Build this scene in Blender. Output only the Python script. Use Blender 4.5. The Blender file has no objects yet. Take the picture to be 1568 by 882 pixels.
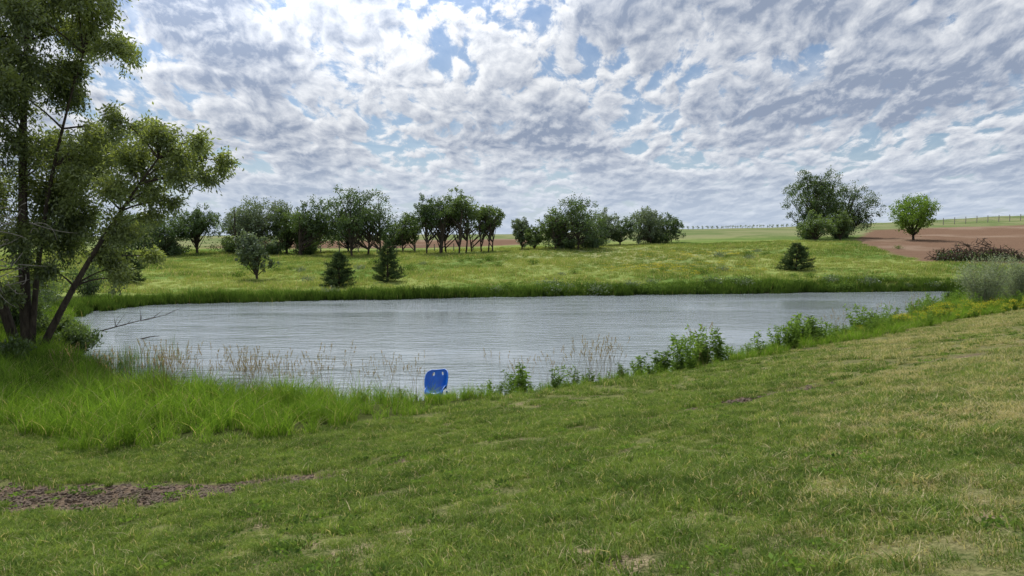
import bpy, math, random
import numpy as np
from mathutils import Vector, Matrix
rng=np.random.default_rng(7); random.seed(7)
scene=bpy.context.scene
scene.view_settings.view_transform='Standard'; scene.view_settings.look='None'; scene.view_settings.exposure=0
COL=scene.collection

# ------------------------------------------------------------------ node helper
class NB:
    def __init__(s,nt): s.nt=nt
    def n(s,t,**kw):
        nd=s.nt.nodes.new(t)
        for k,v in kw.items(): setattr(nd,k,v)
        return nd
    def set(s,sock,v):
        if isinstance(v,bpy.types.NodeSocket): s.nt.links.new(v,sock)
        elif v is not None:
            if isinstance(v,(tuple,list)) and sock.type=='RGBA' and len(v)==3: v=(*v,1)
            sock.default_value=v
    def m(s,op,a,b=None,c=None,clamp=False):
        nd=s.n('ShaderNodeMath',operation=op,use_clamp=clamp)
        s.set(nd.inputs[0],a); s.set(nd.inputs[1],b)
        if c is not None: s.set(nd.inputs[2],c)
        return nd.outputs[0]
    def vm(s,op,a,b=None,sc=None):
        nd=s.n('ShaderNodeVectorMath',operation=op)
        s.set(nd.inputs[0],a); s.set(nd.inputs[1],b)
        if sc is not None: s.set(nd.inputs['Scale'],sc)
        return nd.outputs['Value'] if op in('DISTANCE','LENGTH','DOT_PRODUCT') else nd.outputs[0]
    def ss(s,x,a,b,lo=0.,hi=1.):
        nd=s.n('ShaderNodeMapRange',interpolation_type='SMOOTHSTEP')
        s.set(nd.inputs[0],x); s.set(nd.inputs[1],a); s.set(nd.inputs[2],b); s.set(nd.inputs[3],lo); s.set(nd.inputs[4],hi)
        return nd.outputs[0]
    def mix(s,f,a,b,bt='MIX'):
        nd=s.n('ShaderNodeMix',data_type='RGBA',blend_type=bt)
        s.set(nd.inputs[0],f); s.set(nd.inputs[6],a); s.set(nd.inputs[7],b)
        return nd.outputs[2]
    def noise(s,vec,scale,detail=3,rough=.55,dist=0.,out=0):
        nd=s.n('ShaderNodeTexNoise')
        s.set(nd.inputs['Vector'],vec); nd.inputs['Scale'].default_value=scale; nd.inputs['Detail'].default_value=detail
        nd.inputs['Roughness'].default_value=rough; nd.inputs['Distortion'].default_value=dist
        return nd.outputs[out]
    def map(s,vec,loc=(0,0,0),rot=(0,0,0),sc=(1,1,1)):
        nd=s.n('ShaderNodeMapping'); s.set(nd.inputs[0],vec)
        nd.inputs[1].default_value=loc; nd.inputs[2].default_value=rot; nd.inputs[3].default_value=sc
        return nd.outputs[0]
def newmat(name):
    m=bpy.data.materials.new(name); m.use_nodes=True; m.node_tree.nodes.clear()
    return m,NB(m.node_tree)
def finish(b,sh):
    o=b.n('ShaderNodeOutputMaterial'); b.nt.links.new(sh,o.inputs[0])
def princ(b,col,rough=.8,spec=.3,normal=None,metal=0):
    p=b.n('ShaderNodeBsdfPrincipled'); b.set(p.inputs['Base Color'],col); b.set(p.inputs['Roughness'],rough)
    p.inputs['Specular IOR Level'].default_value=spec; p.inputs['Metallic'].default_value=metal
    if normal is not None: b.set(p.inputs['Normal'],normal)
    return p.outputs[0]
def diffuse(b,col,normal=None):
    p=b.n('ShaderNodeBsdfDiffuse'); b.set(p.inputs[0],col)
    if normal is not None: b.set(p.inputs['Normal'],normal)
    return p.outputs[0]
def bump(b,h,strength=.5,dist=.1):
    nd=b.n('ShaderNodeBump'); nd.inputs['Strength'].default_value=strength; nd.inputs['Distance'].default_value=dist
    b.set(nd.inputs['Height'],h); return nd.outputs[0]
def leafshade(b,col,trans=.35,gloss=0.):
    p=diffuse(b,col)
    t=b.n('ShaderNodeBsdfTranslucent')
    tc=b.mix(1.,col,(1.3,1.3,.7),'MULTIPLY'); b.set(t.inputs[0],tc)
    mx=b.n('ShaderNodeMixShader'); mx.inputs[0].default_value=trans
    b.nt.links.new(p,mx.inputs[1]); b.nt.links.new(t.outputs[0],mx.inputs[2]); out=mx.outputs[0]
    if gloss>0:
        gl=b.n('ShaderNodeBsdfGlossy'); gl.inputs['Roughness'].default_value=.5; b.set(gl.inputs[0],(.9,.95,1,1))
        m2=b.n('ShaderNodeMixShader'); m2.inputs[0].default_value=gloss
        b.nt.links.new(out,m2.inputs[1]); b.nt.links.new(gl.outputs[0],m2.inputs[2]); out=m2.outputs[0]
    return out

# ------------------------------------------------------------------ pond outline and ground height (metres)
ctrl=[(38.6,62.5),(30,51),(23.1,42.5),(16.9,35.1),(12.6,30.6),(8.9,27.5),(4.5,23.7),(1.3,21.7),(-.8,20.6),(-3.3,20.3),(-6,20.4),(-9,21),(-12,22.3),
(-15.6,26.8),(-19.5,33),(-24,40),(-27,46.5),(-26.6,50.5),(-23.2,54.0),(-14.2,56.6),(-8,58),(-1.8,60),(5,61.2),(12,62.9),(19,63.7),(26.9,65.5),(34,66.6),(39.5,66.8),(41.5,65)]
C=np.array(ctrl); n=len(C); poly=[]
for i in range(n):
    p0,p1,p2,p3=C[i-1],C[i],C[(i+1)%n],C[(i+2)%n]
    for t in np.linspace(0,1,5,endpoint=False):
        poly.append(.5*((2*p1)+(-p0+p2)*t+(2*p0-5*p1+4*p2-p3)*t*t+(-p0+3*p1-3*p2+p3)*t**3))
POLY=np.array(poly)
k=np.arange(len(POLY)); POLY=POLY+np.stack([np.sin(k*1.7)*.16+np.sin(k*.63)*.2,np.cos(k*1.31)*.16+np.sin(k*.81)*.15],1)
def sdist(x,y):
    x=np.asarray(x,float).ravel(); y=np.asarray(y,float).ravel()
    d=np.full(x.shape,1e18); ins=np.zeros(x.shape,bool)
    for i in range(len(POLY)):
        a=POLY[i]; b=POLY[(i+1)%len(POLY)]; e=b-a
        px=x-a[0]; py=y-a[1]; t=np.clip((px*e[0]+py*e[1])/(e@e),0,1)
        d=np.minimum(d,(px-t*e[0])**2+(py-t*e[1])**2)
        c=((a[1]>y)!=(b[1]>y))
        if e[1]!=0: ins^=c&(x<a[0]+e[0]*(y-a[1])/e[1])
    d=np.sqrt(d); return np.where(ins,-d,d)
def sst(x,a,b):
    t=np.clip((x-a)/(b-a),0,1); return t*t*(3-2*t)
def smax(a,b,k): return .5*(a+b+np.sqrt((a-b)**2+k*k))
def smin(a,b,k): return .5*(a+b-np.sqrt((a-b)**2+k*k))
xs=np.linspace(-400,400,801)
def smt(px,pz,w=15):
    v=np.interp(xs,px,pz); kk=np.hanning(2*w+1); kk/=kk.sum(); return np.convolve(np.pad(v,w,'edge'),kk,'valid')
Btab=smt([-60,-20,0,25,45,80],[2.4,2.5,3.1,3.6,4.2,4.4],8)
Rtab=smt([-200,-100,0,38,73,109,138,200],[5.5,6.0,6.5,7.7,8.3,10.0,11.6,13])
def wob(x,y,s,ph=0):
    return (np.sin(x*s+ph)*np.cos(y*s*1.13+ph*2)+.5*np.sin(x*s*2.3+y*s*1.7+ph)+.35*np.sin(x*s*4.1-y*s*3.3+1+ph))/1.85
def G(x,y,sd=None):
    shp=np.shape(x); x=np.asarray(x,float).ravel(); y=np.asarray(y,float).ravel()
    if sd is None: sd=sdist(x,y)
    P=2.9+.13*x-.14*y
    near=smax(P,.35+.02*np.clip(sd,0,30),.5)
    near=smin(near,4.2,1.0)
    near=near+.035*wob(x,y,1.3)+.014*wob(x,y,4.1,2)
    B=np.interp(x,xs,Btab); R=np.interp(x,xs,Rtab)
    F=np.where(y<110,.35+(B-.35)*np.clip((y-62)/48,0,1),B+(R-B)*np.clip((y-110)/90,0,1))
    F=np.where(y>200,R-np.clip((y-200)*.012,0,4),F)
    F=F+.15*wob(x,y,.09)+.05*wob(x,y,.35,3)
    w=sst(y,50,72)
    z=near*(1-w)+F*w
    f=sst(sd,-.2,1.8)
    z=np.where(sd>0,.02+(z-.02)*f,np.maximum(-1.2,-.02+.35*sd))
    return z.reshape(shp)
def bandw(x): return np.interp(x,[-20,-12,-8,-5,-3.5,-2,-.5,1,6,12,25,40],[9,5.2,6.8,6.0,4.4,3.2,2.0,1.4,1.8,2.6,4.5,8])
PATH=np.array([(-16,12.2),(-12,11.7),(-7.9,11.0),(-4.7,10.4),(-3.2,10.6),(-1.8,11.1),(1.3,12.7),(3.8,13.7),(7,15.4),(12.5,18.2),(20,23),(30,31)])
def pathd(x,y):
    d=np.full(np.shape(x),1e9)
    for i in range(len(PATH)-1):
        a,b=PATH[i],PATH[i+1]; e=b-a; px=x-a[0]; py=y-a[1]; t=np.clip((px*e[0]+py*e[1])/(e@e),0,1)
        d=np.minimum(d,np.hypot(px-t*e[0],py-t*e[1]))
    return d
PWX=[-16,-8,-5,-3.8,-2.8,-1.6,-.5,3,4.5,8,14]; PWV=[.8,.85,.8,.55,.36,.26,.2,.34,.38,.24,.24]
def bareness(x,y):
    return sst(wob(x,y,1.9,.7)+.45*wob(x,y,6.3,1.1)+.25*wob(x,y,.5,2.),.62,.92)
def fieldmask(x,y):
    e=wob(x,y,.5)*.8
    a=sst(x-np.interp(y,[78,85,105,125,165],[62,47,50,58,80])+e,-.8,.8)*sst(y+e,81,84)*(1-sst(y,166,169))
    b=sst(y+e,128,131)*(1-sst(y,160,163))*(1-sst(x,2,6))*sst(x,-60,-50)
    return np.maximum(a,b)

# ------------------------------------------------------------------ mesh helper
def mk_mesh(name,V,Fq,mats,midx=None,attrs=None,smooth=False,tri=False):
    V=np.asarray(V,np.float32); Fq=np.asarray(Fq,np.int32); k=Fq.shape[1]
    me=bpy.data.meshes.new(name); me.vertices.add(len(V)); me.vertices.foreach_set('co',V.ravel())
    me.loops.add(Fq.size); me.loops.foreach_set('vertex_index',Fq.ravel())
    me.polygons.add(len(Fq)); me.polygons.foreach_set('loop_start',np.arange(len(Fq),dtype=np.int32)*k)
    try: me.polygons.foreach_set('loop_total',np.full(len(Fq),k,np.int32))
    except Exception: pass
    for m in mats: me.materials.append(m)
    if midx is not None: me.polygons.foreach_set('material_index',np.asarray(midx,np.int32))
    me.polygons.foreach_set('use_smooth',np.full(len(Fq),smooth))
    for kx,v in (attrs or {}).items():
        a=me.attributes.new(kx,'FLOAT','POINT'); a.data.foreach_set('value',np.asarray(v,np.float32))
    me.update(calc_edges=True); me.validate(); return me
def obj(name,me,loc=(0,0,0),parent=None,rot=(0,0,0),sc=(1,1,1)):
    o=bpy.data.objects.new(name,me); COL.objects.link(o); o.location=loc; o.rotation_euler=rot; o.scale=sc
    if parent: o.parent=parent
    return o
class MB:   # geometry accumulator
    def __init__(s): s.V=[];s.F=[];s.M=[];s.T=[];s.n=0
    def add(s,V,F,m,t=0.5):
        V=np.asarray(V,float); F=np.asarray(F,int); s.V.append(V); s.F.append(F+s.n); s.M.append(np.full(len(F),m))
        s.T.append(np.full(len(V),t) if np.isscalar(t) else t); s.n+=len(V)
    def tube(s,pts,rad,m,sides=5,t=.5):
        pts=np.asarray(pts,float); rad=np.asarray(rad,float); K=len(pts)
        d=np.gradient(pts,axis=0); d/=np.linalg.norm(d,axis=1)[:,None]+1e-9
        if np.abs(d[:,2]).mean()>.6: up=np.tile([[1.,0,0]],(K,1))
        else: up=np.tile([[0.05,0.02,1.]],(K,1))
        u=np.cross(d,up); u/=np.linalg.norm(u,axis=1)[:,None]+1e-9; v=np.cross(d,u)
        an=np.linspace(0,2*np.pi,sides,endpoint=False)
        V=(pts[:,None]+rad[:,None,None]*(np.cos(an)[None,:,None]*u[:,None]+np.sin(an)[None,:,None]*v[:,None])).reshape(-1,3)
        F=[]
        for i in range(K-1):
            for j in range(sides):
                j2=(j+1)%sides; F.append((i*sides+j,i*sides+j2,(i+1)*sides+j2,(i+1)*sides+j))
        s.add(V,F,m,t)
    def leaves(s,c,l,w,m,t,dirs=None,droop=0.):
        N=len(c)
        if dirs is None: dirs=rng.normal(size=(N,3))
        dirs=dirs+np.array([0,0,-droop]); dirs/=np.linalg.norm(dirs,axis=1)[:,None]+1e-9
        q=rng.normal(size=(N,3)); sd=np.cross(dirs,q); sd/=np.linalg.norm(sd,axis=1)[:,None]+1e-9
        l=(l*rng.uniform(.6,1.3,N))[:,None]; w=(w*rng.uniform(.7,1.2,N))[:,None]
        V=np.stack([c,c+dirs*l*.45+sd*w*.5,c+dirs*l,c+dirs*l*.45-sd*w*.5],1).reshape(-1,3)
        F=np.arange(N*4).reshape(N,4); tt=np.repeat(t,4) if not np.isscalar(t) else t
        s.add(V,F,m,tt)
    def mesh(s,name,mats,smooth=False):
        return mk_mesh(name,np.concatenate(s.V),np.concatenate(s.F),mats,np.concatenate(s.M),{'tone':np.concatenate(s.T)},smooth)
def curve(a,b,bend,K=6):
    a=np.array(a,float); b=np.array(b,float); t=np.linspace(0,1,K)[:,None]; mid=(a+b)/2+np.array(bend)
    return (1-t)**2*a+2*(1-t)*t*mid+t*t*b

# ------------------------------------------------------------------ materials
def lawn_group():
    g=bpy.data.node_groups.new('lawn_colour','ShaderNodeTree')
    g.interface.new_socket('Color',in_out='OUTPUT',socket_type='NodeSocketColor')
    g.interface.new_socket('Dry',in_out='OUTPUT',socket_type='NodeSocketFloat')
    b=NB(g); pos=b.n('ShaderNodeNewGeometry').outputs['Position']; out=b.n('NodeGroupOutput')
    sx=b.n('ShaderNodeSeparateXYZ'); b.set(sx.inputs[0],pos)
    fl=b.n('ShaderNodeCombineXYZ'); b.set(fl.inputs[0],sx.outputs[0]); b.set(fl.inputs[1],sx.outputs[1]); P=fl.outputs[0]
    n1=b.noise(P,.5,3,.6,0); n2=b.noise(P,2.6,3,.7); n3=b.noise(b.vm('ADD',P,(31.,7.,0)),.8,3,.65)
    g1=b.mix(b.ss(n2,.38,.60),(.10,.175,.038),(.24,.32,.075))
    g1=b.mix(b.ss(n3,.46,.60,0.,.75),g1,(.055,.105,.026))
    bias=b.m('ADD',b.m('MULTIPLY',sx.outputs[0],.040),b.m('MULTIPLY',sx.outputs[1],-.014))
    bias=b.m('MINIMUM',b.m('MAXIMUM',bias,-.2),.11)
    dv=b.m('ADD',b.m('ADD',b.m('MULTIPLY',n1,.45),b.m('MULTIPLY',n2,.55)),bias)
    dry=b.ss(dv,.50,.72)
    col=b.mix(b.m('MULTIPLY',dry,.66),g1,(.35,.30,.17))
    b.set(out.inputs[0],col); b.set(out.inputs[1],dry); return g
LG=lawn_group()
def lawn_nodes(b):
    g=b.n('ShaderNodeGroup'); g.node_tree=LG; return g.outputs[0],g.outputs[1]
mt,b=newmat('ground_mat')
pos=b.n('ShaderNodeNewGeometry').outputs['Position']
def attr(b,nm):
    a=b.n('ShaderNodeAttribute'); a.attribute_name=nm; return a.outputs['Fac']
lc,dry=lawn_nodes(b)
fine=b.noise(pos,30,4,.7)
lc=b.mix(.7,lc,b.mix(b.ss(fine,.35,.65),(.035,.03,.016),(.18,.155,.08)))
lc=b.mix(attr(b,'bare'),lc,b.mix(b.ss(fine,.36,.62),(.075,.055,.035),(.33,.27,.17)))
m1=b.noise(pos,.09,4,.6,.5); m2=b.noise(pos,.8,4,.65); m3=b.noise(pos,4,3,.7)
mc=b.mix(b.ss(m1,.40,.58),(.12,.19,.045),(.24,.28,.085))
mc=b.mix(b.m('MULTIPLY',b.ss(m2,.45,.7),.6),mc,(.10,.15,.04))
mc=b.mix(b.m('MULTIPLY',b.ss(m3,.5,.75),.5),mc,(.07,.11,.03))
mc=b.mix(b.m('MULTIPLY',attr(b,'pale'),b.ss(m2,.3,.6)),mc,(.33,.32,.17))
mc=b.mix(attr(b,'far'),mc,b.mix(b.ss(m1,.4,.6),(.13,.165,.07),(.20,.205,.11)))
mc=b.mix(attr(b,'bank'),mc,b.mix(b.ss(fine,.35,.65),(.03,.035,.012),(.08,.10,.03)))
col=b.mix(attr(b,'mead'),lc,mc)
f1=b.noise(b.map(pos,rot=(0,0,.5),sc=(.15,2.2,1)),1,4,.6)
fc=b.mix(f1,(.11,.067,.045),(.22,.145,.10)); fc=b.mix(b.ss(b.noise(pos,.06,3),.5,.65),fc,(.23,.165,.12))
col=b.mix(attr(b,'field'),col,fc)
d1=b.noise(pos,14,5,.7); dn=b.noise(pos,2.6,4,.7)
dc=b.mix(b.ss(d1,.3,.7),(.055,.04,.028),(.22,.165,.12))
pm=b.ss(b.m('ADD',attr(b,'path'),b.m('MULTIPLY',b.m('SUBTRACT',dn,.5),1.3)),.38,.60)
col=b.mix(pm,col,dc)
col=b.mix(attr(b,'mud'),col,(.05,.04,.025))
h=b.m('ADD',b.m('MULTIPLY',d1,.5),b.noise(pos,2.5,4,.7))
finish(b,diffuse(b,col,bump(b,h,.7,.14))); M_GROUND=mt
def grassmat(name,kind):
    mt,b=newmat(name); gi=b.n('ShaderNodeNewGeometry'); r=gi.outputs['Random Per Island']; pos=gi.outputs['Position']
    if kind=='lawn':
        lc,dry=lawn_nodes(b)
        c=b.mix(r,b.mix(.6,lc,(.055,.10,.022)),b.mix(.36,lc,(.34,.43,.13)))
        s=b.m('LESS_THAN',b.m('FRACT',b.m('MULTIPLY',r,17.3)),b.m('ADD',b.m('MULTIPLY',dry,.55),.09))
        c=b.mix(s,c,(.48,.42,.25))
    else:
        pal={'tall':((.085,.18,.022),(.25,.39,.055),(.42,.38,.19),.06),
             'reed':((.05,.10,.022),(.14,.22,.045),(.3,.27,.12),.05),
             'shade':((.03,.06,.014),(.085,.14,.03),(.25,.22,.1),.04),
             'mead':((.12,.20,.045),(.25,.31,.09),(.42,.36,.20),.16),
             'straw':((.22,.18,.10),(.42,.35,.22),(.3,.2,.13),.35)}[kind]
        c=b.mix(r,pal[0],pal[1])
        if kind=='tall':
            nn=b.noise(pos,.5,2,.6); c=b.mix(b.ss(nn,.35,.65),b.mix(.35,c,(.07,.12,.02)),c)
        if kind=='mead':
            nn=b.noise(pos,.09,4,.6,.5); c=b.mix(b.ss(nn,.40,.58),b.mix(.45,c,(.08,.14,.03)),b.mix(.35,c,(.34,.36,.12)))
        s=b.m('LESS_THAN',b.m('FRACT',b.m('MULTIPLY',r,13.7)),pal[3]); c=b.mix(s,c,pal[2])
    finish(b,leafshade(b,c,.4)); return mt
MG={k:grassmat('grass_'+k,k) for k in('lawn','tall','reed','shade','mead','straw')}
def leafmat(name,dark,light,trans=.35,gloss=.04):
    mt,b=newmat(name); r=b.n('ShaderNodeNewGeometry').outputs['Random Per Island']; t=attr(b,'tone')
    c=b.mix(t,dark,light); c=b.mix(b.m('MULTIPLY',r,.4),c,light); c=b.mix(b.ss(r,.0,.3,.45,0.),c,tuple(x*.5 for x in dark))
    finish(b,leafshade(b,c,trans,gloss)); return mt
L_DARK=leafmat('leaf_dark',(.03,.06,.018),(.11,.165,.05),.38,.04)
L_MID=leafmat('leaf_mid',(.05,.09,.024),(.16,.225,.065),.4,.04)
L_GREY=leafmat('leaf_grey',(.06,.09,.05),(.19,.24,.14),.3,.04)
L_WILLOW=leafmat('leaf_willow',(.055,.085,.022),(.24,.29,.085),.48,.05)
L_BRIGHT=leafmat('leaf_bright',(.09,.16,.03),(.20,.31,.07),.4,0)
L_WEED=leafmat('leaf_weed',(.05,.095,.024),(.15,.23,.06),.4,0)
L_SILVER=leafmat('leaf_silver',(.16,.20,.12),(.34,.39,.26),.25,0)
L_SPRUCE=leafmat('needles',(.025,.05,.025),(.09,.13,.055),.15,0)
def simple(name,c1,c2,sc,rough=.85,spec=.2,stretch=(1,1,1),bs=.5,bd=.02):
    mt,b=newmat(name); tc=b.n('ShaderNodeTexCoord').outputs['Object']; nn=b.noise(b.map(tc,sc=stretch),sc,5,.65)
    finish(b,princ(b,b.mix(b.ss(nn,.3,.7),c1,c2),rough,spec,bump(b,nn,bs,bd))); return mt
BARK=simple('bark',(.03,.023,.018),(.085,.068,.05),9,stretch=(1,1,.25))
DEAD=simple('dead_wood',(.16,.14,.12),(.33,.30,.26),6)
BRUSH=simple('brush_wood',(.045,.03,.022),(.12,.08,.055),3)
CLOD=simple('clod',(.055,.04,.028),(.20,.15,.11),20)
POSTM=simple('post_wood',(.2,.18,.15),(.36,.33,.29),8)
WIRE=simple('fence_wire',(.25,.25,.25),(.35,.35,.34),8,.4,.5)
FLOWER=simple('yellow_petal',(.65,.5,.03),(.8,.65,.05),8)

# ------------------------------------------------------------------ terrain
az=np.concatenate([np.radians(np.linspace(-52,52,430)),np.radians(np.linspace(54,306,64))]); az=np.append(az,az[0]+2*np.pi)
rr=np.concatenate([[.02],np.exp(np.linspace(np.log(.6),np.log(3500),470))])
A,Rr=np.meshgrid(az,rr); X=(Rr*np.sin(A)); Y=(Rr*np.cos(A)); xf=X.ravel(); yf=Y.ravel()
sd=sdist(xf,yf); Z=G(xf,yf,sd); pd=pathd(xf,yf)
pw=np.interp(xf,PWX,PWV)
pathm=np.exp(-(pd/pw)**2)*np.interp(xf,[-3.5,-2.8,-1.2,2,3,5,6,12],[1,.85,.6,.55,.9,.9,.6,.55])
nf=(yf<52)&(sd>0)
Z=Z-.06*pathm*nf+.035*pathm*wob(xf,yf,9)*nf
fm=fieldmask(xf,yf); Z=Z+fm*.05*wob(xf,yf,1.5)
mead=np.maximum(sst(yf,48,55),1-sst(sd-bandw(xf),-.5,.1))
bank=(1-sst(sd-bandw(xf),-.5,.1))*(yf<55+.3*xf.clip(0,60))
pale=np.clip(np.exp(-(((xf-14)/16)**2+((yf-100)/13)**2))+.7*np.exp(-(((xf-17)/6)**2+((yf-82)/4)**2)),0,1)
mud=(1-sst(np.abs(sd-.2),.3,1.0))
W=len(az); H_=len(rr); idx=np.arange(W*H_).reshape(H_,W)
F=np.stack([idx[:-1,:-1],idx[:-1,1:],idx[1:,1:],idx[1:,:-1]],-1).reshape(-1,4)
me=mk_mesh('ground',np.stack([xf,yf,Z],1),F,[M_GROUND],None,{'path':pathm*nf,'field':fm,'mead':mead,'pale':pale,'mud':mud,'bank':bank,'bare':bareness(xf,yf)*.9,'far':sst(yf,118,150)*.9},True)
obj('ground',me)

# ------------------------------------------------------------------ water
mt,b=newmat('water_mat'); pos=b.n('ShaderNodeNewGeometry').outputs['Position']
w1=b.noise(b.map(pos,rot=(0,0,.25),sc=(.5,1.5,1)),1.7,4,.55,.4)
w2=b.noise(b.map(pos,rot=(0,0,-.2),sc=(.8,1.8,1)),7,2,.6)
w3=b.noise(b.map(pos,rot=(0,0,.15),sc=(.05,.16,1)),1,3,.5)
hh=b.m('ADD',b.m('MULTIPLY',w1,1.),b.m('MULTIPLY',w2,.14)); hh=b.m('MULTIPLY',hh,b.ss(w3,.35,.62,.3,1.3))
p=b.n('ShaderNodeBsdfPrincipled'); b.set(p.inputs['Base Color'],(.21,.24,.25,1)); p.inputs['Roughness'].default_value=.03; p.inputs['IOR'].default_value=1.42
b.set(p.inputs['Normal'],bump(b,hh,1.,.085)); finish(b,p.outputs[0])
gx,gy=np.meshgrid(np.linspace(-32,46,40),np.linspace(18,70,30)); Vw=np.stack([gx.ravel(),gy.ravel(),np.zeros(gx.size)],1)
ii=np.arange(gx.size).reshape(gx.shape); Fw=np.stack([ii[:-1,:-1],ii[:-1,1:],ii[1:,1:],ii[1:,:-1]],-1).reshape(-1,4)
obj('pond_water',mk_mesh('pond_water',Vw,Fw,[mt],smooth=True))

# ------------------------------------------------------------------ scatter via geometry nodes
def normals(x,y):
    e=.25; gx=(G(x+e,y)-G(x-e,y))/(2*e); gy=(G(x,y+e)-G(x,y-e))/(2*e)
    nn=np.stack([-gx,-gy,np.ones_like(gx)],1); return nn/np.linalg.norm(nn,axis=1)[:,None]
def scatter(name,x,y,scale,meshes,tilt=True,dz=0.,zover=None):
    N=len(x); z=G(x,y)+dz if zover is None else zover
    yaw=rng.uniform(0,2*np.pi,N)
    nn=normals(x,y) if tilt else np.tile([0,0,1.],(N,1))
    c,s=np.cos(-yaw),np.sin(-yaw); mx=c*nn[:,0]-s*nn[:,1]; my=s*nn[:,0]+c*nn[:,1]; mz=nn[:,2]
    eul=np.stack([-np.arcsin(my),np.arctan2(mx,mz),yaw],1)
    me=bpy.data.meshes.new(name); me.vertices.add(N); me.vertices.foreach_set('co',np.stack([x,y,z],1).astype(np.float32).ravel())
    a=me.attributes.new('eul','FLOAT_VECTOR','POINT'); a.data.foreach_set('vector',eul.astype(np.float32).ravel())
    a=me.attributes.new('scl','FLOAT','POINT'); a.data.foreach_set('value',np.asarray(scale,np.float32)*np.ones(N,np.float32))
    a=me.attributes.new('idx','INT','POINT'); a.data.foreach_set('value',rng.integers(0,len(meshes),N).astype(np.int32))
    o=obj(name,me)
    col=bpy.data.collections.new(name+'_parts')
    for i,m in enumerate(meshes):
        col.objects.link(bpy.data.objects.new('%s_clump_%d'%(name,i),m))
    ng=bpy.data.node_groups.new(name+'_gn','GeometryNodeTree')
    ng.interface.new_socket('Geometry',in_out='INPUT',socket_type='NodeSocketGeometry'); ng.interface.new_socket('Geometry',in_out='OUTPUT',socket_type='NodeSocketGeometry')
    L=ng.links.new; nd=ng.nodes.new
    gi=nd('NodeGroupInput'); go=nd('NodeGroupOutput'); ip=nd('GeometryNodeInstanceOnPoints'); ci=nd('GeometryNodeCollectionInfo')
    ci.inputs['Collection'].default_value=col; ci.inputs['Separate Children'].default_value=True; ci.inputs['Reset Children'].default_value=True
    def na(nm,t):
        q=nd('GeometryNodeInputNamedAttribute'); q.data_type=t; q.inputs[0].default_value=nm; return q.outputs[0]
    er=nd('FunctionNodeEulerToRotation')
    L(gi.outputs[0],ip.inputs['Points']); L(ci.outputs[0],ip.inputs['Instance']); ip.inputs['Pick Instance'].default_value=True
    L(na('idx','INT'),ip.inputs['Instance Index']); L(na('eul','FLOAT_VECTOR'),er.inputs[0]); L(er.outputs[0],ip.inputs['Rotation'])
    L(na('scl','FLOAT'),ip.inputs['Scale']); L(ip.outputs[0],go.inputs[0])
    md=o.modifiers.new('scatter','NODES'); md.node_group=ng
    return o
def blades(mbd,n,spread,h0,h1,wd,lean0,lean1,m=0,seg=3):
    r=spread*np.sqrt(rng.uniform(0,1,n)); a=rng.uniform(0,6.283,n); bx=r*np.cos(a); by=r*np.sin(a)
    az=rng.uniform(0,6.283,n); ln=rng.uniform(lean0,lean1,n); h=rng.uniform(h0,h1,n); w=wd*rng.uniform(.6,1.2,n); fa=rng.uniform(0,6.283,n)
    V=[]
    for i in range(seg+1):
        s=i/seg; off=ln*h*s*s; zz=h*(s-.3*np.minimum(ln,1.2)*s*s); ww=w*(1-s**1.6)*.5+(.0002)
        cx=bx+np.cos(az)*off; cy=by+np.sin(az)*off
        V.append(np.stack([cx-np.cos(fa)*ww,cy-np.sin(fa)*ww,zz-(.02 if i==0 else 0)],1)); V.append(np.stack([cx+np.cos(fa)*ww,cy+np.sin(fa)*ww,zz-(.02 if i==0 else 0)],1))
    V=np.stack(V,1); k=2*(seg+1); V=V.reshape(-1,3); base=(np.arange(n)*k)[:,None]
    F=np.concatenate([base+np.array([[2*i,2*i+1,2*i+3,2*i+2]]) for i in range(seg)],0)
    mbd.add(V,F,m)
def lawn_patch(i,h=.05,n=240,w=.008):
    q=MB(); blades(q,n,.22,h*.4,h*1.7,w,.2,1.5,0,2); return q.mesh('lawn_patch',[MG['lawn']])
def tall(i,n,spread,h0,h1,w,mat,l1=.7,seg=3):
    q=MB(); blades(q,n,spread,h0,h1,w,.05,l1,0,seg); return q.mesh('tall',[MG[mat]])
def samp(n,x0,x1,y0,y1): return rng.uniform(x0,x1,n),rng.uniform(y0,y1,n)
x1,y1=samp(11500,-14,14,1.5,16); k=(np.abs(x1)<y1*.9+2); x1,y1=x1[k],y1[k]
x2,y2=samp(8000,-24,34,15,42); k=(np.abs(x2)<y2*.9+2); x2,y2=x2[k],y2[k]
xa=np.concatenate([x1,x2]); ya=np.concatenate([y1,y2]); sdd=sdist(xa,ya); pdd=pathd(xa,ya)
nrm=np.hypot(xa,ya); pwx=np.interp(xa,PWX,PWV)
k=(sdd>bandw(xa)-.3)&((pdd>pwx+.08)|(rng.uniform(size=len(xa))<np.interp(xa,[-4,-2.6,-1.5,-.5,2.6,2.9,6,6.5,12],[.05,.25,.4,.45,.4,.12,.12,.35,.4])))
k&=~(rng.uniform(size=len(xa))<bareness(xa,ya)*.93)
xa,ya,nrm,pdd=xa[k],ya[k],nrm[k],pdd[k]
scatter('lawn_grass',xa,ya,rng.uniform(.45,1.4,len(xa))*(1+.5*wob(xa,ya,.8))*np.interp(nrm,[4,20],[.9,1.4])*np.interp(pdd,[.3,.9],[.6,1]),[lawn_patch(i) for i in range(4)],True)
def tuft():
    q=MB(); blades(q,60,.09,.05,.17,.009,.3,1.4,0,3); return q.mesh('tuft',[MG['lawn']])
xb,yb=samp(3800,-14,20,3,22); sb=sdist(xb,yb); k=(sb>bandw(xb))&(np.abs(xb)<yb*.9+2)&(wob(xb,yb,1.4,2.3)+.3*rng.normal(size=len(xb))>-.05)&(pathd(xb,yb)>.4); xb,yb=xb[k],yb[k]
scatter('grass_tufts',xb,yb,rng.uniform(.5,1.5,len(xb)),[tuft() for i in range(3)],True)
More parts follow.
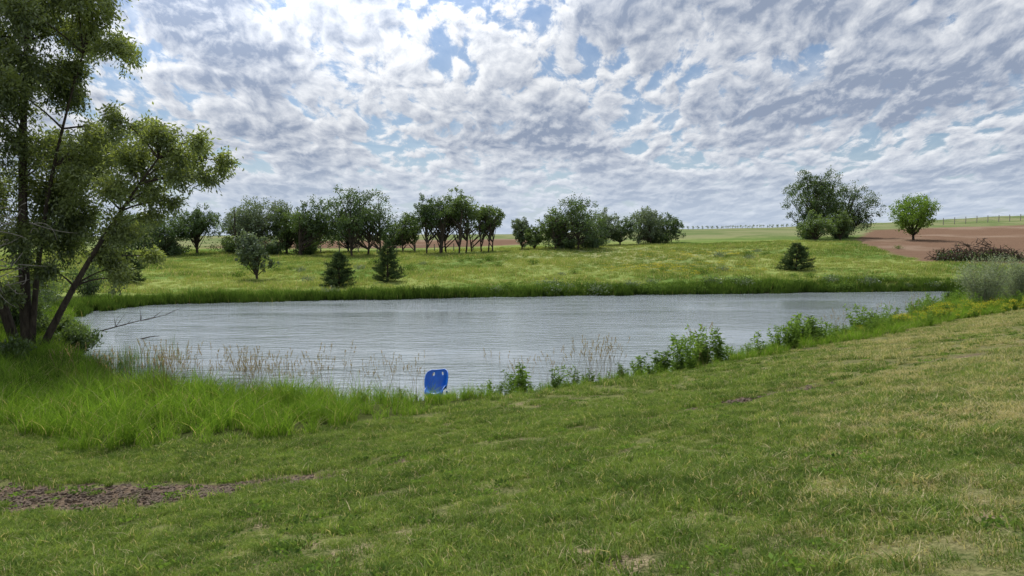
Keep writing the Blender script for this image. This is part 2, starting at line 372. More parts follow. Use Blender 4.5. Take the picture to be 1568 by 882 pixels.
def lowweed(mt_):
    q=MB(); nn=30; c=rng.normal(size=(nn,3))*np.array([.08,.08,.0])+np.array([0,0,.03]); d=rng.normal(size=(nn,3)); d[:,2]=np.abs(d[:,2])*.5+.25
    q.leaves(c,.06,.032,0,rng.uniform(.0,.7,nn),d); return q.mesh('lowweed',[mt_])
xb,yb=samp(6200,-14,22,3,26); sb=sdist(xb,yb); k=(sb>bandw(xb))&(wob(xb,yb,.9,1.3)+.35*rng.normal(size=len(xb))>.1); xb,yb=xb[k],yb[k]
scatter('lawn_weeds',xb,yb,rng.uniform(.4,1.1,len(xb)),[lowweed(m_) for m_ in (L_BRIGHT,L_WEED,L_BRIGHT,L_WEED)],True)
CHX,CHY=-2.03,19.95
def notchair(x,y): return ~((np.abs(x-CHX+.0)<.45)&(y<CHY+.5)&(y>CHY-1.6))
xa,ya=samp(30000,-30,42,11,64); sdd=sdist(xa,ya); near=ya<(44+.55*xa.clip(0,100)); bw=bandw(xa)
k=(sdd>-.1)&(sdd<bw+.25*wob(xa,ya,2))&near&(rng.uniform(size=len(xa))<.8)&notchair(xa,ya); xa,ya,sdd,bw=xa[k],ya[k],sdd[k],bw[k]
sc=np.interp(xa,[-12,-6,-3,0,3,8,20],[.9,.92,.66,.42,.5,.62,.75])*rng.uniform(.5,1.2,len(xa))*np.interp(bw-sdd,[0,.7],[.7,1])*(1+.3*wob(xa,ya,1.1))
scatter('bank_grass',xa,ya,sc,[tall(i,60,.24,.4,1.0,.018,'tall',1.1,4) for i in range(4)],False)
xa=rng.uniform(CHX-.45,CHX+.45,26); ya=rng.uniform(CHY-1.2,CHY-.5,26)
scatter('fringe_grass',xa,ya,rng.uniform(.2,.32,26),[tall(i,60,.24,.4,1.0,.02,'tall',1.1,4) for i in range(2)],False)
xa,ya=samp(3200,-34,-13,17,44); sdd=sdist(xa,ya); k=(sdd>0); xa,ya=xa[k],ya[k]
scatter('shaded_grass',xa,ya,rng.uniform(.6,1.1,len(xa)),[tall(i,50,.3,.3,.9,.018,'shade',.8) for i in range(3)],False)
xa,ya=samp(24000,-32,46,44,72); sdd=sdist(xa,ya); k=(sdd>.3)&(sdd<2.6+.8*wob(xa,ya,.3))&(ya>44+.35*xa.clip(0,100)); xa,ya,sdd=xa[k],ya[k],sdd[k]
scatter('shore_grass',xa,ya,rng.uniform(.5,1.05,len(xa))*np.interp(sdd,[0,2.6],[1.0,.6])*(1+.45*wob(xa,ya,.35)),[tall(i,45,.35,.4,1.0,.035,'reed',.6) for i in range(3)],False)
xa,ya=samp(32000,-32,46,44,72); sdd=sdist(xa,ya); k=(sdd>-.5-.4*wob(xa,ya,.5,2))&(sdd<.7)&(ya>44+.35*xa.clip(0,100)); xa,ya,sdd=xa[k],ya[k],sdd[k]
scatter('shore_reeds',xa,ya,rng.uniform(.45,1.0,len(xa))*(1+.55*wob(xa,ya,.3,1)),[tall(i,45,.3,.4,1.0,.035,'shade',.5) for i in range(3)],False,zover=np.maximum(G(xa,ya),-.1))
xa,ya=samp(22000,-75,85,58,120); sdd=sdist(xa,ya); k=(sdd>1.2)&(np.abs(xa)<.78*ya)&(fieldmask(xa,ya)<.3); xa,ya=xa[k],ya[k]
scatter('meadow_grass',xa,ya,rng.uniform(.5,1.2,len(xa))*(1+.5*wob(xa,ya,.25)),[tall(i,36,.55,.1,.38,.04,'mead',.9) for i in range(4)],False)
def lowbush(mt_):
    q=MB(); nn=260; c=rng.normal(size=(nn,3))*np.array([.4,.4,.2])+np.array([0,0,.32]); c[:,2]=np.abs(c[:,2]); q.leaves(c,.16,.09,0,np.clip(c[:,2]*1.2,0,1)); return q.mesh('lowbush',[mt_])
xs_=[];ys_=[]
for (cx,cy,sx,sy,nn) in [(9,63.6,5,.6,34),(1,61.6,3,.5,14),(-9,59.6,3,.6,12),(22,66.0,5,.7,20),(34,68,3,.6,12),(-8,88,6,4,12),(18,74,8,3,8),(-22,80,5,5,8),(36,92,6,4,10)]:
    xs_+=list(rng.normal(cx,sx,nn)); ys_+=list(rng.normal(cy,sy,nn))
xa=np.array(xs_);ya=np.array(ys_); k=sdist(xa,ya)>.1; xa,ya=xa[k],ya[k]
scatter('bank_brush',xa,ya,rng.uniform(.5,1.15,len(xa)),[lowbush(m_) for m_ in (L_WEED,L_GREY,L_WEED)],False)
def seedstalks(n,h0,h1,spread):
    q=MB()
    for i in range(n):
        a=rng.uniform(0,6.28); r=spread*rng.uniform(0,1); h=rng.uniform(h0,h1); bx,by=r*math.cos(a),r*math.sin(a); l=rng.uniform(.05,.45)*h; a2=rng.uniform(0,6.28)
        pts=curve((bx,by,-.05),(bx+l*math.cos(a2),by+l*math.sin(a2),h),(0,0,.12*h),5); q.tube(pts,[.003,.003,.0025,.002,.002],0,3)
        nn=20; t=rng.uniform(.84,1,nn); c=np.stack([np.interp(t,np.linspace(0,1,5),pts[:,j]) for j in range(3)],1)
        q.leaves(c,.05,.012,0,.5,rng.normal(size=(nn,3))*.35+np.array([0,0,1.]))
    return q.mesh('seedstalks',[MG['straw']])
xs_=[];ys_=[]
for (cx,cy,sx,sy,nn) in [(-8.3,19.7,1.2,.5,40),(-6.8,20,1,.4,18),(-4.0,20,1.6,.4,15),(-2.9,20.3,.5,.3,5),(1.8,21.3,1.2,.3,14),(3.2,22,.6,.3,8),(-11,21,1.2,.6,8),(14,32,3,1.5,8)]:
    xs_+=list(rng.normal(cx,sx,nn)); ys_+=list(rng.normal(cy,sy,nn))
xa=np.array(xs_);ya=np.array(ys_); k=(sdist(xa,ya)>-.5)&notchair(xa,ya); xa,ya=xa[k],ya[k]
scatter('seed_head_grass',xa,ya,rng.uniform(.7,1.1,len(xa)),[seedstalks(6,.8,1.5,.35) for i in range(3)],False)
xs_=[];ys_=[]
for (cx,cy,sx,sy,nn) in [(-13.2,24.0,.9,1.2,60),(-14.5,27,.6,1.2,35),(-11.5,22.7,.7,.4,25)]:
    xs_+=list(rng.normal(cx,sx,nn)); ys_+=list(rng.normal(cy,sy,nn))
xa=np.array(xs_);ya=np.array(ys_)
scatter('water_reeds',xa,ya,rng.uniform(.6,1.1,len(xa)),[tall(i,12,.25,.5,1.1,.012,'reed',.35) for i in range(3)],False,zover=np.full(len(xa),-.05))
def weed(h,nst,flower=False):
    q=MB()
    for s in range(nst):
        a=rng.uniform(0,6.28); l=rng.uniform(.05,.4)*h; hh=h*rng.uniform(.5,1.)
        pts=curve((0.03*math.cos(a),.03*math.sin(a),-.03),(l*math.cos(a),l*math.sin(a),hh),(0,0,.1*hh),6); q.tube(pts,np.linspace(.007,.003,6),1,4)
        nn=32; t=rng.uniform(.12,1,nn); c=np.stack([np.interp(t,np.linspace(0,1,6),pts[:,j]) for j in range(3)],1)
        d=rng.normal(size=(nn,3)); d[:,2]=d[:,2]*.4+.25
        q.leaves(c,.13,.042,0,rng.uniform(0,1)*.6+.4*t,d)
        if flower:
            nn=34; c=pts[-1]+rng.normal(size=(nn,3))*np.array([.06,.06,.05]); q.leaves(c,.03,.024,2,.5)
    return q.mesh('weed',[L_BRIGHT if rng.uniform()<.5 else L_WEED,MG['tall'],FLOWER])
WE=[weed(.85,5),weed(1.0,7),weed(.7,6),weed(.9,7),weed(.8,8)]; WF=[weed(.7,7,True),weed(.6,6,True)]
def alongbank(lst):
    a=[];c=[];s=[]
    for (cx,cy,sp,nn,sc) in lst:
        a+=list(rng.normal(cx,sp,nn)); c+=list(rng.normal(cy,sp*.7,nn)); s+=list(sc*rng.uniform(.5,1.2,nn))
    return np.array(a),np.array(c),np.array(s)
xa,ya,sc=alongbank([(.4,20.5,.25,5,1.0),(1.2,20.9,.3,5,.85),(-.8,19.6,.25,4,.5),(-.3,19.9,.3,5,.65),(2.3,21.2,.3,5,.6),(4.2,22.5,.35,9,1.0),(5.2,23.0,.35,8,1.1),(6.3,24.3,.5,12,1.3),(7.6,25.2,.6,10,.8),(9.3,26.3,.6,11,1.0),
 (11.2,27.8,.4,10,1.5),(12.3,28.5,.6,8,.9),(15,31.5,.5,12,1.15),(13.5,30,.7,8,.75),(18,35,1,14,.9),(21,38,1.2,18,1.1),(16.5,33,1.2,14,.8),(3.2,22,.5,6,.6),(-5.2,15.9,.4,5,.5),(-2.9,18.6,.3,4,.45),(25,42,2,28,1.1),(30,48,2,28,1.1),(34,54,2.5,24,1.1)])
scatter('bank_weeds',xa,ya,sc,WE,False)
xa,ya,sc=alongbank([(20,35,1.2,34,.9),(24,38.5,1.5,34,1.0),(18,33.5,.8,12,.8),(25,36.5,1,14,.8),(14.5,30.2,.8,8,.6),(9.5,13,2.5,4,.2)])
k=sdist(xa,ya)<bandw(xa)+1.0; scatter('yellow_wildflowers',xa[k],ya[k],sc[k],WF,False)
xa=np.concatenate([rng.normal(17,4,90),rng.normal(25,4,50)]); ya=np.concatenate([rng.normal(80,3.5,90),rng.normal(96,3,50)])
WM=[]
for i in range(2):
    q=MB(); blades(q,20,.4,.15,.4,.03,.1,.6); c=np.stack([rng.normal(0,.35,60),rng.normal(0,.35,60),rng.uniform(.3,.45,60)],1); q.leaves(c,.06,.05,1,.5); WM.append(q.mesh('mf',[MG['mead'],FLOWER]))
scatter('meadow_wildflowers',xa,ya,rng.uniform(.6,1,len(xa)),WM,False)
def clod():
    me=bpy.data.meshes.new('clod'); import bmesh
    bm=bmesh.new(); bmesh.ops.create_icosphere(bm,subdivisions=2,radius=.03)
    ph=rng.uniform(0,6,3)
    for v in bm.verts:
        c=v.co/.03; v.co*=1+.25*math.sin(c.x*3+ph[0])*math.cos(c.y*4+ph[1])+.15*math.sin(c.z*6+ph[2]); v.co.z*=.7
    bm.to_mesh(me); bm.free(); me.materials.append(CLOD); return me
N=4800; t=rng.uniform(0,1,N); seg=PATH[:5]; ti=t*(len(seg)-1); xa=np.interp(ti,range(5),seg[:,0])+rng.normal(0,.15,N); ya=np.interp(ti,range(5),seg[:,1])+rng.normal(0,1,N)*np.interp(xa,[-5,-3],[.48,.2])
t=rng.uniform(0,1,700); xb=np.interp(t,[0,1],[2.8,6.8])+0; yb=np.interp(xb,PATH[:,0],PATH[:,1])+rng.normal(0,.16,700)
xa=np.append(xa,xb); ya=np.append(ya,yb)
scatter('soil_clods',xa,ya,.15+rng.uniform(.1,1.15,len(xa))**2,[clod() for i in range(3)],True,dz=-.035)

# ------------------------------------------------------------------ trees
def leafclump(q,c,r,nl,l,w,m,droop=0.,flat=.75,tone=None):
    ns=max(4,int(nl/35)); d=rng.normal(size=(ns,3)); d/=np.linalg.norm(d,axis=1)[:,None]; sub=d*(r*rng.uniform(.35,1.1,ns)**.6)[:,None]*np.array([1,1,flat])
    which=rng.integers(0,ns,nl); lt=np.array(c)+sub[which]+rng.normal(size=(nl,3))*r*.17
    lt[:,2]-=droop*np.abs(rng.normal(size=nl))*r*.5
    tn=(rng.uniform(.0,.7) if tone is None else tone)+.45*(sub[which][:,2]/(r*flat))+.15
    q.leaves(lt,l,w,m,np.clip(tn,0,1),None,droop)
def tree(seed,h,w,leaf,trunkfrac=.22,nclump=34,nleaf=6500,ls=.3,trunks=1,top='round',crad=.17):
    global rng; rng=np.random.default_rng(seed); q=MB(); th=h*trunkfrac; cen=np.array([0,0,th+(h-th)*.5]); ra=w*.5; rz=(h-th)*.5
    tops=[]
    for k in range(trunks):
        a=rng.uniform(0,6.28); off=(0 if trunks==1 else w*.28*(.4+rng.uniform()))
        b0=np.array([off*math.cos(a),off*math.sin(a),-.2]); t0=b0*1.2+np.array([rng.normal()*.04*w,rng.normal()*.04*w,h*.72])
        pts=curve(b0,t0,rng.normal(size=3)*.03*h,8); r0=.028*h/(trunks**.4); q.tube(pts,np.linspace(r0,r0*.25,8),0,7); tops.append(pts)
    ph=rng.uniform(0,6.28,4)
    for k in range(nclump):
        d=rng.normal(size=3); d/=np.linalg.norm(d); rad=rng.uniform(.15,1)**.5
        a=math.atan2(d[1],d[0]); lump=1+.16*math.sin(2*a+ph[0])+.14*math.sin(3*a+ph[1]+d[2]*3)
        if top=='flat' and d[2]<0: d[2]*=.6
        c=cen+d*rad*lump*np.array([ra-w*crad*.6,ra-w*crad*.6,rz-w*crad*.45])
        r=w*crad*rng.uniform(.55,1.2)
        tp=tops[rng.integers(len(tops))]; i=int(np.clip((c[2]-.25*h)/h*8,1,6)); s=tp[i]
        q.tube(curve(s,c,(0,0,-.06*h*rng.uniform(-.2,1)),5),np.linspace(.010*h,.003*h,5),0,4)
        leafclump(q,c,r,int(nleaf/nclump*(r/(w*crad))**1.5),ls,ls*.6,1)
    return q.mesh('tree',[BARK,leaf])
def put(name,me,x,y,dz=0,rot=0,parent=None): return obj(name,me,(x,y,float(G(np.array([x]),np.array([y]))[0])+dz),parent,(0,0,rot))
TL=[(-51,108,6.0,8.5,L_DARK,.06,1),(-47.6,112,7.4,7.4,L_DARK,.28,1),(-43.5,119,6.4,7,L_MID,.1,1),(-39,113,9.3,10.5,L_GREY,.1,2),(-34.7,114,8,8.2,L_MID,.12,1),(-29,110,8.2,7.6,L_DARK,.22,2),
(-22.5,109,9.8,10.8,L_DARK,.2,3),(-16,115,6.0,5,L_MID,.22,2),(-11.6,108,8.6,6.8,L_DARK,.3,4),(-7.8,109,9.0,7.2,L_MID,.33,4),(-4.3,111,7.4,6,L_MID,.34,4),
(1.6,115,5.0,4.0,L_GREY,.15,1),(3.4,113,3.6,3.3,L_MID,.1,1),(6.6,113,6.2,7,L_MID,.03,2),(10,111,7.6,9.4,L_DARK,.03,2),(14.6,120,5.8,6.6,L_GREY,.05,1),(17.7,121,4.8,5.8,L_DARK,.04,1),(22.2,124,6.6,7.8,L_GREY,.04,2),(26.2,126,4.8,6.2,L_DARK,.04,1),
(52.5,130,12.4,9.8,L_DARK,.08,1),(59.5,132,9.8,10.6,L_DARK,.08,1),(48.4,118,4.9,5.8,L_MID,.1,1),(54,122,5.0,4.8,L_MID,.1,1),(65,120,7.4,8.8,L_BRIGHT,.16,1),
(-25,72.5,4.8,3.8,L_GREY,.2,1),(-56,112,7,8,L_DARK,.1,1),(-62,104,7,8,L_MID,.1,1),(-26,118,6,7,L_DARK,.05,1),(-19,119,5,6,L_DARK,.05,1),(-32,118,6,8,L_DARK,.05,1)]
for i,(x,y,h,w,lf,tf,nt_) in enumerate(TL):
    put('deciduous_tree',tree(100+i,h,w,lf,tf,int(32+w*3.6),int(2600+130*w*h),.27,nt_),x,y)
def spruce(seed,h,w):
    global rng; rng=np.random.default_rng(seed); q=MB(); q.tube(curve((0,0,-.1),(0,0,h),(0,0,0),6),np.linspace(.035*h,.005,6),0,6)
    z=.03*h
    while z<h*.98:
        R=(w*.5)*(1-z/h)**.68*rng.uniform(.75,1.15)+.04
        for k in range(8):
            a=rng.uniform(0,6.28); L=R*rng.uniform(.7,1.15); d=np.array([math.cos(a),math.sin(a),0])
            e=d*L+np.array([0,0,z+L*rng.uniform(-.05,.32)]); pts=curve((0,0,z),e,(0,0,-.12*L),5); q.tube(pts,np.linspace(.012,.004,5),0,3)
            nn=int(18+65*L); t=rng.uniform(.15,1,nn)**.7; c=np.stack([np.interp(t,np.linspace(0,1,5),pts[:,j]) for j in range(3)],1)+rng.normal(size=(nn,3))*np.array([.07,.07,.05])
            dd=rng.normal(size=(nn,3))*.6+d; q.leaves(c,.16,.055,1,rng.uniform(0,.5)+.5*t,dd)
        z+=h*.05
    return q.mesh('spruce',[BARK,L_SPRUCE])
for i,(x,y,h,w) in enumerate([(-15.4,65.8,3.0,3.7),(-11.7,69.5,3.8,3.2),(30,78,2.9,3.9),(-35.5,68,4.3,4)]): put('spruce_tree',spruce(300+i,h,w),x,y)

# big willow on the left bank
rng=np.random.default_rng(21)
bx,by=-18.2,27.6; q=MB()
T1=curve((0,0,-.3),(.6,.3,15),(-.7,.2,0),10); T2=curve((.3,.1,-.2),(5.4,-.6,7.2),(-.6,0,-.1),9); T3=curve((-.4,.2,-.3),(-4,1,13),(-.5,0,0),9); T4=curve((.15,0,0),(2.2,.5,11.2),(-.8,0,0),9)
for T,r in((T1,.22),(T2,.15),(T3,.2),(T4,.12)): q.tube(T,np.linspace(r,r*.2,len(T)),0,9)
cl=[(-1,14.5,1.9),(1.2,14.4,1.7),(2.9,12.9,1.0),(0.5,12.6,1.6),(2.2,13.8,1.1),(-1.5,11.8,1.9),(3.2,11.6,.85),(1.8,12.0,1.1),(0.8,10.8,1.3),(1.9,10.7,.7),(-.5,9.8,1.6),(1.0,9.4,1.1),
(3.1,8.9,1.0),(1.6,8.2,1.4),(-.3,8.0,1.7),(4.1,7.7,1.05),(2.6,7.1,1.2),(5.4,8.1,.75),(5.1,7.1,.95),(6.3,7.5,.8),(7.2,7.2,.6),(6.8,6.6,.5),(4.4,8.5,.65),(6.0,6.5,.6),(7.0,7.8,.4),
(0.5,6.3,1.5),(3.6,6.0,1.05),(4.8,6.1,.65),(1.8,5.3,1.2),(3.9,4.9,.8),(2.8,4.2,.9),(0,4.4,1.3),(4.0,3.6,.55),(-1,3,1.1),(4.8,5.2,.45),(1.1,4.3,.9),
(-3,13,2),(-3.5,10.5,2),(-3,8,2),(-3.2,5.5,1.8),(-5,12,2),(-5.5,8,2),(-5,5,2),(-2.5,3,1.2),(2.9,14.2,.9),(-2,6,1.6),(3.5,2.8,.45),(5.4,5.7,.4),(1.2,3.2,.5),(3.1,3.2,.6),(0,2.4,.7)]
for (dx,z,r) in cl:
    for rep in range(3 if (r>1.2 and z>4.8) else 2 if (r>.7 and z>4.0) else 1):
        c=np.array([dx+rng.normal()*.3*(rep>0),rng.normal()*1.4*min(1,r),z+rng.normal()*.3*(rep>0)]); r2=r*rng.uniform(.75,1.0)
        best=min(((np.linalg.norm(T[i]-c)+max(0,T[i][2]-c[2]+.3)*2,T,i) for T in(T1,T2,T3,T4) for i in range(1,len(T))),key=lambda t:t[0])
        q.tube(curve(best[1][best[2]],c,(0,0,.25),6),np.linspace(.04,.010,6),0,5)
        dark=.15 if dx<2.2 else .55  # higher tone on the right-hand clumps paints sunlit leaves into the colour
        for s in range(int(5+4.6*r2)):
            d=rng.normal(size=3); d/=np.linalg.norm(d); e=c+d*r2*np.array([1,1,.85])*rng.uniform(.5,1.22); e[2]-=.2*r2
            q.tube(curve(c,e,(0,0,.15*r2),4),[.014,.01,.007,.004],0,3)
            nl=int(110*r2+48); t=rng.uniform(.2,1.1,nl); p=c+(e-c)*t[:,None]+rng.normal(size=(nl,3))*(.10+.075*r2)
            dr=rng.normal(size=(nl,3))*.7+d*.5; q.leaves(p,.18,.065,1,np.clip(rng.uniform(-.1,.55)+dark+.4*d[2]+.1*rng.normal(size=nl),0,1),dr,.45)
for s in range(80):
    c=np.array([rng.uniform(-1.2,1.8),rng.uniform(-3.2,-2.0),rng.uniform(2.5,6.8)]); a=rng.uniform(0,6.28); L=rng.uniform(.5,1.7)
    e=c+np.array([math.cos(a)*L,math.sin(a)*.3,rng.uniform(-.7,.5)*L]); q.tube(curve(c,e,rng.normal(size=3)*.25,6),np.linspace(.018,.005,6),2,4)
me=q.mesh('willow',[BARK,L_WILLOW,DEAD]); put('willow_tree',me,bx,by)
def shrub(seed,h,w,leaf,nl,l,wd,nst=14):
    global rng; rng=np.random.default_rng(seed); q=MB()
    for s in range(nst):
        a=rng.uniform(0,6.28); r=rng.uniform(.1,1)*w*.48; e=np.array([r*math.cos(a),r*math.sin(a),h*(1-.45*(r/(w*.5))**2)*rng.uniform(.7,1.05)])
        pts=curve((e[0]*.15,e[1]*.15,-.1),e,(0,0,.15*h),6); q.tube(pts,np.linspace(.03,.006,6),0,4)
        n=int(nl/nst); t=rng.uniform(.15,1.03,n); c=np.stack([np.interp(t,np.linspace(0,1,6),pts[:,j]) for j in range(3)],1)+rng.normal(size=(n,3))*np.array([.09,.09,.08])*w*.55
        c[:,2]=np.maximum(c[:,2],.05); d=rng.normal(size=(n,3))*.6+np.array([math.cos(a)*.3,math.sin(a)*.3,.6])
        q.leaves(c,l,wd,1,np.clip(rng.uniform(0,.4)+.6*t-.1,0,1),d)
    return q.mesh('shrub',[DEAD if leaf is L_SILVER else BARK,leaf])
put('silver_willow_shrub',shrub(401,3.1,4.0,L_SILVER,10000,.13,.035,26),27.6,43.0)
put('silver_willow_shrub',shrub(402,2.7,3.6,L_SILVER,8000,.13,.035,20),31.0,45.2)
for i,(x,y,h,w) in enumerate([(-19.5,25,1.6,3),(-17.4,28.8,1.0,2.4),(-21.5,27,2.2,3.5),(-20.8,31,2.2,3.4),(-19.6,31.2,1.2,2.4),(-23.5,35,2.6,4),(-26.5,41,2.4,4),(-16.8,24.6,.8,2.0),(-29,46,2.5,4),(-30,52,2.8,4),(-24,30,3.2,4)]):
    put('bank_shrub',shrub(410+i,h,w,L_DARK if i%2 else L_MID,4200,.14,.065,14),x,y)
for i,(x,y,w) in enumerate([(-50,109,6),(-36,112,7),(-31,112,6),(-43,114,7),(8,111,6),(12,112,6),(24,125,7),(51,127,5),(57,129,6)]):
    put('understory_shrub',shrub(450+i,1.8,w,L_DARK,2600,.28,.16,16),x,y)
rng=np.random.default_rng(91); q=MB()
for i in range(420):
    a=rng.uniform(-4.8,4.8); hmax=2.1*max(.15,1-(a/5.2)**2)*(1+.25*math.sin(a*2.3)); c=np.array([a,rng.normal()*.9,rng.uniform(0,hmax)]); d=rng.normal(size=3); d[2]=abs(d[2])*.6; d/=np.linalg.norm(d); L=rng.uniform(.5,1.9)
    q.tube(curve(c-d*L*.5,c+d*L*.5,rng.normal(size=3)*.15,4),np.array([.05,.04,.03,.012])*rng.uniform(.5,1.3),0,4)
n=1800; c=np.stack([rng.uniform(-4.6,4.6,n),rng.normal(size=n)*.8,rng.uniform(0,1.3,n)],1); q.leaves(c,.3,.12,1,.3)
n=1600; c=np.stack([rng.uniform(-5,5,n),-.9+rng.normal(size=n)*.5,np.abs(rng.normal(size=n))*.5],1); q.leaves(c,.25,.12,2,rng.uniform(0,.6,n))
put('brush_pile',q.mesh('brush',[BRUSH,simple('dead_leaves',(.05,.035,.02),(.11,.08,.05),4),L_DARK]),54,86,-.1)
rng=np.random.default_rng(12); q=MB(); main=curve((-1.9,0,-.15),(1.6,.6,.75),(0,0,.1),7); q.tube(main,np.linspace(.035,.01,7),0,5)
for i in range(11):
    s=main[rng.integers(1,7)]; e=s+np.array([rng.uniform(-.2,.9),rng.normal()*.4,rng.uniform(.1,.7)]); q.tube(curve(s,e,rng.normal(size=3)*.1,5),np.linspace(.018,.005,5),0,4)
q.tube(curve((2,-3,-.05),(3,-3,.14),(0,0,.08),5),[.03,.03,.025,.02,.01],0,5)
obj('fallen_branch',q.mesh('fallen_branch',[BARK]),(-19.3,37,0))
def fence(name,p0,p1,n,h,wires=3):
    q=MB(); P=np.linspace(p0,p1,n); z=G(P[:,0],P[:,1])
    for i in range(n):
        x,y=P[i]; q.tube([(x,y,z[i]-.3),(x+.02,y,z[i]+h*.6),(x+.03*math.sin(i*3),y,z[i]+h)],[.09,.085,.08],0,6)
    for k in range(wires):
        hh=h*(.35+.28*k); q.tube([(P[i][0],P[i][1],z[i]+hh) for i in range(n)],[.015]*n,1,3)
    obj(name,q.mesh(name,[POSTM,WIRE],False))
fence('field_fence',(98,178),(150,188),18,1.7)
fence('meadow_fence',(-6,114),(-30,116),9,1.2)
rng=np.random.default_rng(31); q=MB()
for row in range(2):
    for x in np.arange(44,76,1.3):
        y=196+row*6+rng.normal()*.3; z=float(G(np.array([x]),np.array([y]))[0]); q.tube([(x,y,z-.1),(x,y,z+.9)],[.04,.03],0,4)
        leafclump(q,(x,y,z+.55),.36,24,.22,.14,1)
obj('vineyard_rows',q.mesh('vines',[POSTM,L_MID]))

# ------------------------------------------------------------------ blue moulded plastic chair
mt,b=newmat('blue_plastic'); tc=b.n('ShaderNodeTexCoord').outputs['Object']; nn=b.noise(tc,7,4,.6)
finish(b,princ(b,b.mix(b.ss(nn,.35,.7),(.004,.11,.50),(.008,.16,.64)),b.ss(nn,.3,.7,.28,.45),.5,bump(b,b.noise(tc,60,2),.05,.01)))
BLUE=mt
prof=np.array([(-.30,.03),(-.30,.09),(-.25,.12),(-.10,.115),(.04,.11),(.11,.15),(.145,.23),(.165,.33),(.185,.43),(.20,.53),(.215,.62),(.22,.67)])
hw=np.array([.20,.215,.225,.235,.25,.265,.275,.285,.29,.28,.25,.17]); curl=np.array([.0,.03,.08,.14,.19,.23,.23,.21,.18,.14,.08,.03])
ts=np.linspace(-1,1,13); V=[];Fc=[]
for i,(py,pz) in enumerate(prof):
    nx=np.array([0,-.15,1.]) if i<5 else np.array([0,-1.,.2])
    nx=nx/np.linalg.norm(nx)
    for t in ts:
        o=curl[i]*abs(t)**2.5; V.append((t*hw[i],py+nx[1]*o,pz+nx[2]*o))
for i in range(len(prof)-1):
    for j in range(12):
        if i in(9,) and j in(3,8): continue
        a=i*13+j; Fc.append((a,a+1,a+14,a+13))
me=bpy.data.meshes.new('chair_shell'); me.from_pydata(V,[],Fc); me.materials.append(BLUE)
for p_ in me.polygons: p_.use_smooth=True
ch=bpy.data.objects.new('blue_plastic_chair',None); COL.objects.link(ch)
sh=obj('seat_shell',me,parent=ch); s=sh.modifiers.new('s','SOLIDIFY'); s.thickness=.014; s=sh.modifiers.new('ss','SUBSURF'); s.levels=2; s.render_levels=2
q=MB()
rim=[V[i*13] for i in range(12)]+[V[11*13+j] for j in range(1,13)]+[V[i*13+12] for i in range(10,-1,-1)]
q.tube(rim,[.014]*len(rim),0,8)
rm=obj('rim',q.mesh('rim',[BLUE],True),parent=ch)
q=MB()
for sx in(-1,1):
    q.tube([(sx*.19,-.24,.12),(sx*.22,-.27,-.12),(sx*.23,-.28,-.36)],[.022,.018,.015],0,8); q.tube([(sx*.2,.12,.12),(sx*.23,.2,-.12),(sx*.24,.24,-.36)],[.022,.018,.015],0,8)
obj('legs',q.mesh('legs',[BLUE],True),parent=ch)
ch.location=(CHX,CHY,.27); ch.rotation_euler=(math.radians(-8),math.radians(-6),math.radians(-10)); ch.scale=(1.12,1.12,1.08)

# ------------------------------------------------------------------ sky
SAZ=math.radians(-22); SEL=math.radians(54)
sv=Vector((math.sin(SAZ)*math.cos(SEL),math.cos(SAZ)*math.cos(SEL),math.sin(SEL)))
g=bpy.data.node_groups.new('cloud_density','ShaderNodeTree')
g.interface.new_socket('P',in_out='INPUT',socket_type='NodeSocketVector'); g.interface.new_socket('D',in_out='OUTPUT',socket_type='NodeSocketFloat')
b=NB(g); gi=b.n('NodeGroupInput'); go=b.n('NodeGroupOutput'); P=gi.outputs[0]
a1=b.noise(P,2.6,2,.5); a2=b.noise(b.vm('ADD',P,(5.,3.,0)),8.5,6,.62)
vo=b.n('ShaderNodeTexVoronoi',feature='F1',voronoi_dimensions='2D'); b.set(vo.inputs['Vector'],P); vo.inputs['Scale'].default_value=12.
d=b.m('ADD',b.m('MULTIPLY',a1,.42),b.m('MULTIPLY',a2,.56)); d=b.m('ADD',d,b.m('MULTIPLY',b.m('SUBTRACT',.56,b.m('POWER',vo.outputs['Distance'],1.5)),.10)); b.set(go.inputs[0],d)
w=bpy.data.worlds.new('World'); scene.world=w; w.use_nodes=True; w.node_tree.nodes.clear(); b=NB(w.node_tree)
try: w.cycles.sampling_method='MANUAL'; w.cycles.sample_map_resolution=256
except Exception: pass
dirv=b.n('ShaderNodeTexCoord').outputs['Generated']; sx=b.n('ShaderNodeSeparateXYZ'); b.set(sx.inputs[0],dirv); dz=sx.outputs[2]
zc=b.m('ADD',b.m('MAXIMUM',dz,0.),.05)
azm=b.m('ARCTAN2',sx.outputs[0],sx.outputs[1])
cx=b.n('ShaderNodeCombineXYZ'); b.set(cx.inputs[0],b.m('MULTIPLY',azm,b.m('MULTIPLY',b.m('POWER',zc,-.27),2.0))); b.set(cx.inputs[1],b.m('MULTIPLY',b.m('LOGARITHM',zc,2.71828),.95)); P=cx.outputs[0]
wn=b.noise(P,5,2,.5,0,1); Pw=b.vm('ADD',P,b.vm('SCALE',b.vm('SUBTRACT',wn,(.5,.5,.5)),None,.11))
def den(v):
    q_=b.n('ShaderNodeGroup'); q_.node_tree=g; b.set(q_.inputs[0],v); return q_.outputs[0]
D0=den(Pw); D1=den(b.vm('ADD',Pw,(-.012,.026,0)))
big=b.noise(P,1.2,3,.55,0)
def blob(c,sc,r):
    return b.ss(b.vm('LENGTH',b.vm('MULTIPLY',b.vm('SUBTRACT',P,c),sc)),0.,r,1.,0.)
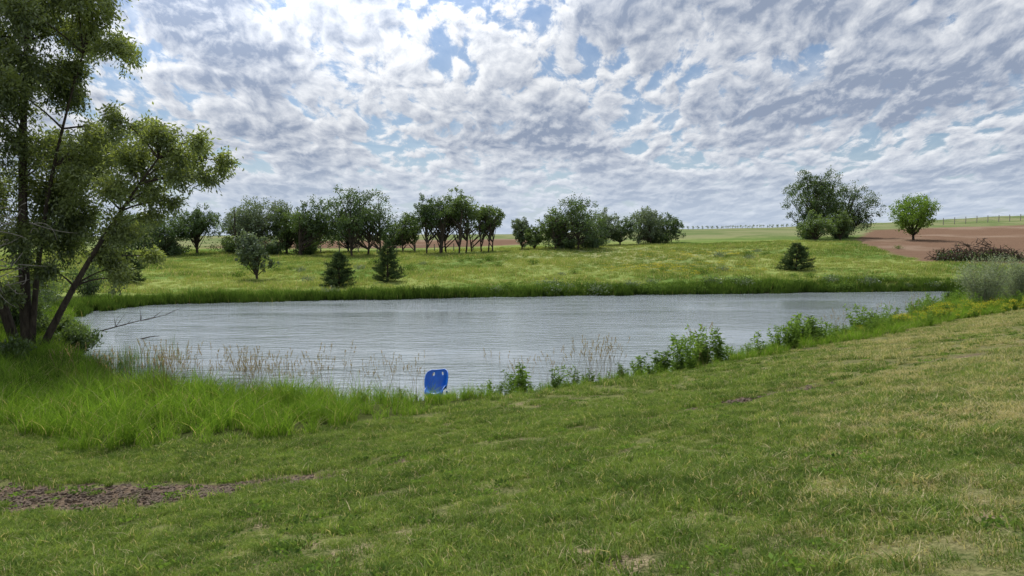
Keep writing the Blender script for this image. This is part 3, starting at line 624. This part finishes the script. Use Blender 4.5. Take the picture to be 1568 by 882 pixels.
dark=b.m('ADD',blob((1.3,-1.42,0),(.5,2.0,0),.5),blob((-1.15,-1.09,0),(1,1.8,0),.32)); dark=b.m('ADD',dark,b.m('MULTIPLY',blob((-.02,-1.58,0),(.6,2.4,0),.34),.8)); dark=b.m('ADD',dark,b.m('MULTIPLY',blob((1.15,-.95,0),(.9,2.2,0),.5),.8)); dark=b.m('ADD',dark,b.m('MULTIPLY',blob((-.31,-1.15,0),(.8,1.6,0),.6),-.6))
cov=b.ss(b.m('ADD',D0,b.m('MULTIPLY',b.m('SUBTRACT',big,.5),.28)),.405,.48)
cov=b.m('MAXIMUM',cov,b.m('MULTIPLY',b.m('MINIMUM',dark,1.),.85),clamp=True)
thick=b.ss(b.m('ADD',b.m('ADD',b.m('MULTIPLY',D0,.75),b.m('MULTIPLY',big,.35)),b.m('MULTIPLY',dark,.13)),.47,.68)
rel=b.m('MULTIPLY',b.m('SUBTRACT',D0,D1),5.0)
lum=b.m('ADD',b.m('SUBTRACT',.72,b.m('MULTIPLY',thick,.64)),rel)
lum=b.m('MINIMUM',b.m('MAXIMUM',lum,.0),1.)
cc=b.mix(lum,(2.9,3.5,4.7),(9.0,9.2,9.5))
sky=b.n('ShaderNodeTexSky',sky_type='NISHITA'); sky.sun_disc=False; sky.sun_elevation=SEL; sky.sun_rotation=SAZ; sky.air_density=1.; sky.dust_density=1.; sky.altitude=300
skc=b.mix(1.,sky.outputs[0],(.66,.74,.82,1),'MULTIPLY')
c=b.mix(b.m('ADD',b.m('MULTIPLY',cov,.88),.12),skc,cc)
c=b.mix(b.ss(dz,0.,.14,.78,0.),c,(5.6,6.5,7.8))
glow=b.ss(b.vm('DOT_PRODUCT',dirv,tuple(sv)),.68,1.,1.,3.0)
c=b.vm('SCALE',c,None,glow)
bg=b.n('ShaderNodeBackground'); b.set(bg.inputs[0],c); bg.inputs[1].default_value=.1
o=b.n('ShaderNodeOutputWorld'); b.nt.links.new(bg.outputs[0],o.inputs[0])
sl=bpy.data.lights.new('sun','SUN'); sl.energy=4.0; sl.angle=math.radians(.6); sl.color=(1,.95,.87); so=bpy.data.objects.new('sun',sl); COL.objects.link(so); so.rotation_euler=sv.to_track_quat('Z','Y').to_euler(); so.location=(0,0,50)
cd=bpy.data.cameras.new('camera'); cd.lens=26; cd.sensor_width=36; cd.clip_end=8000; cd.clip_start=.05; co=bpy.data.objects.new('camera',cd); COL.objects.link(co)
co.location=(0,0,4.5); co.rotation_euler=(math.radians(90-3.6),0,0); scene.camera=co
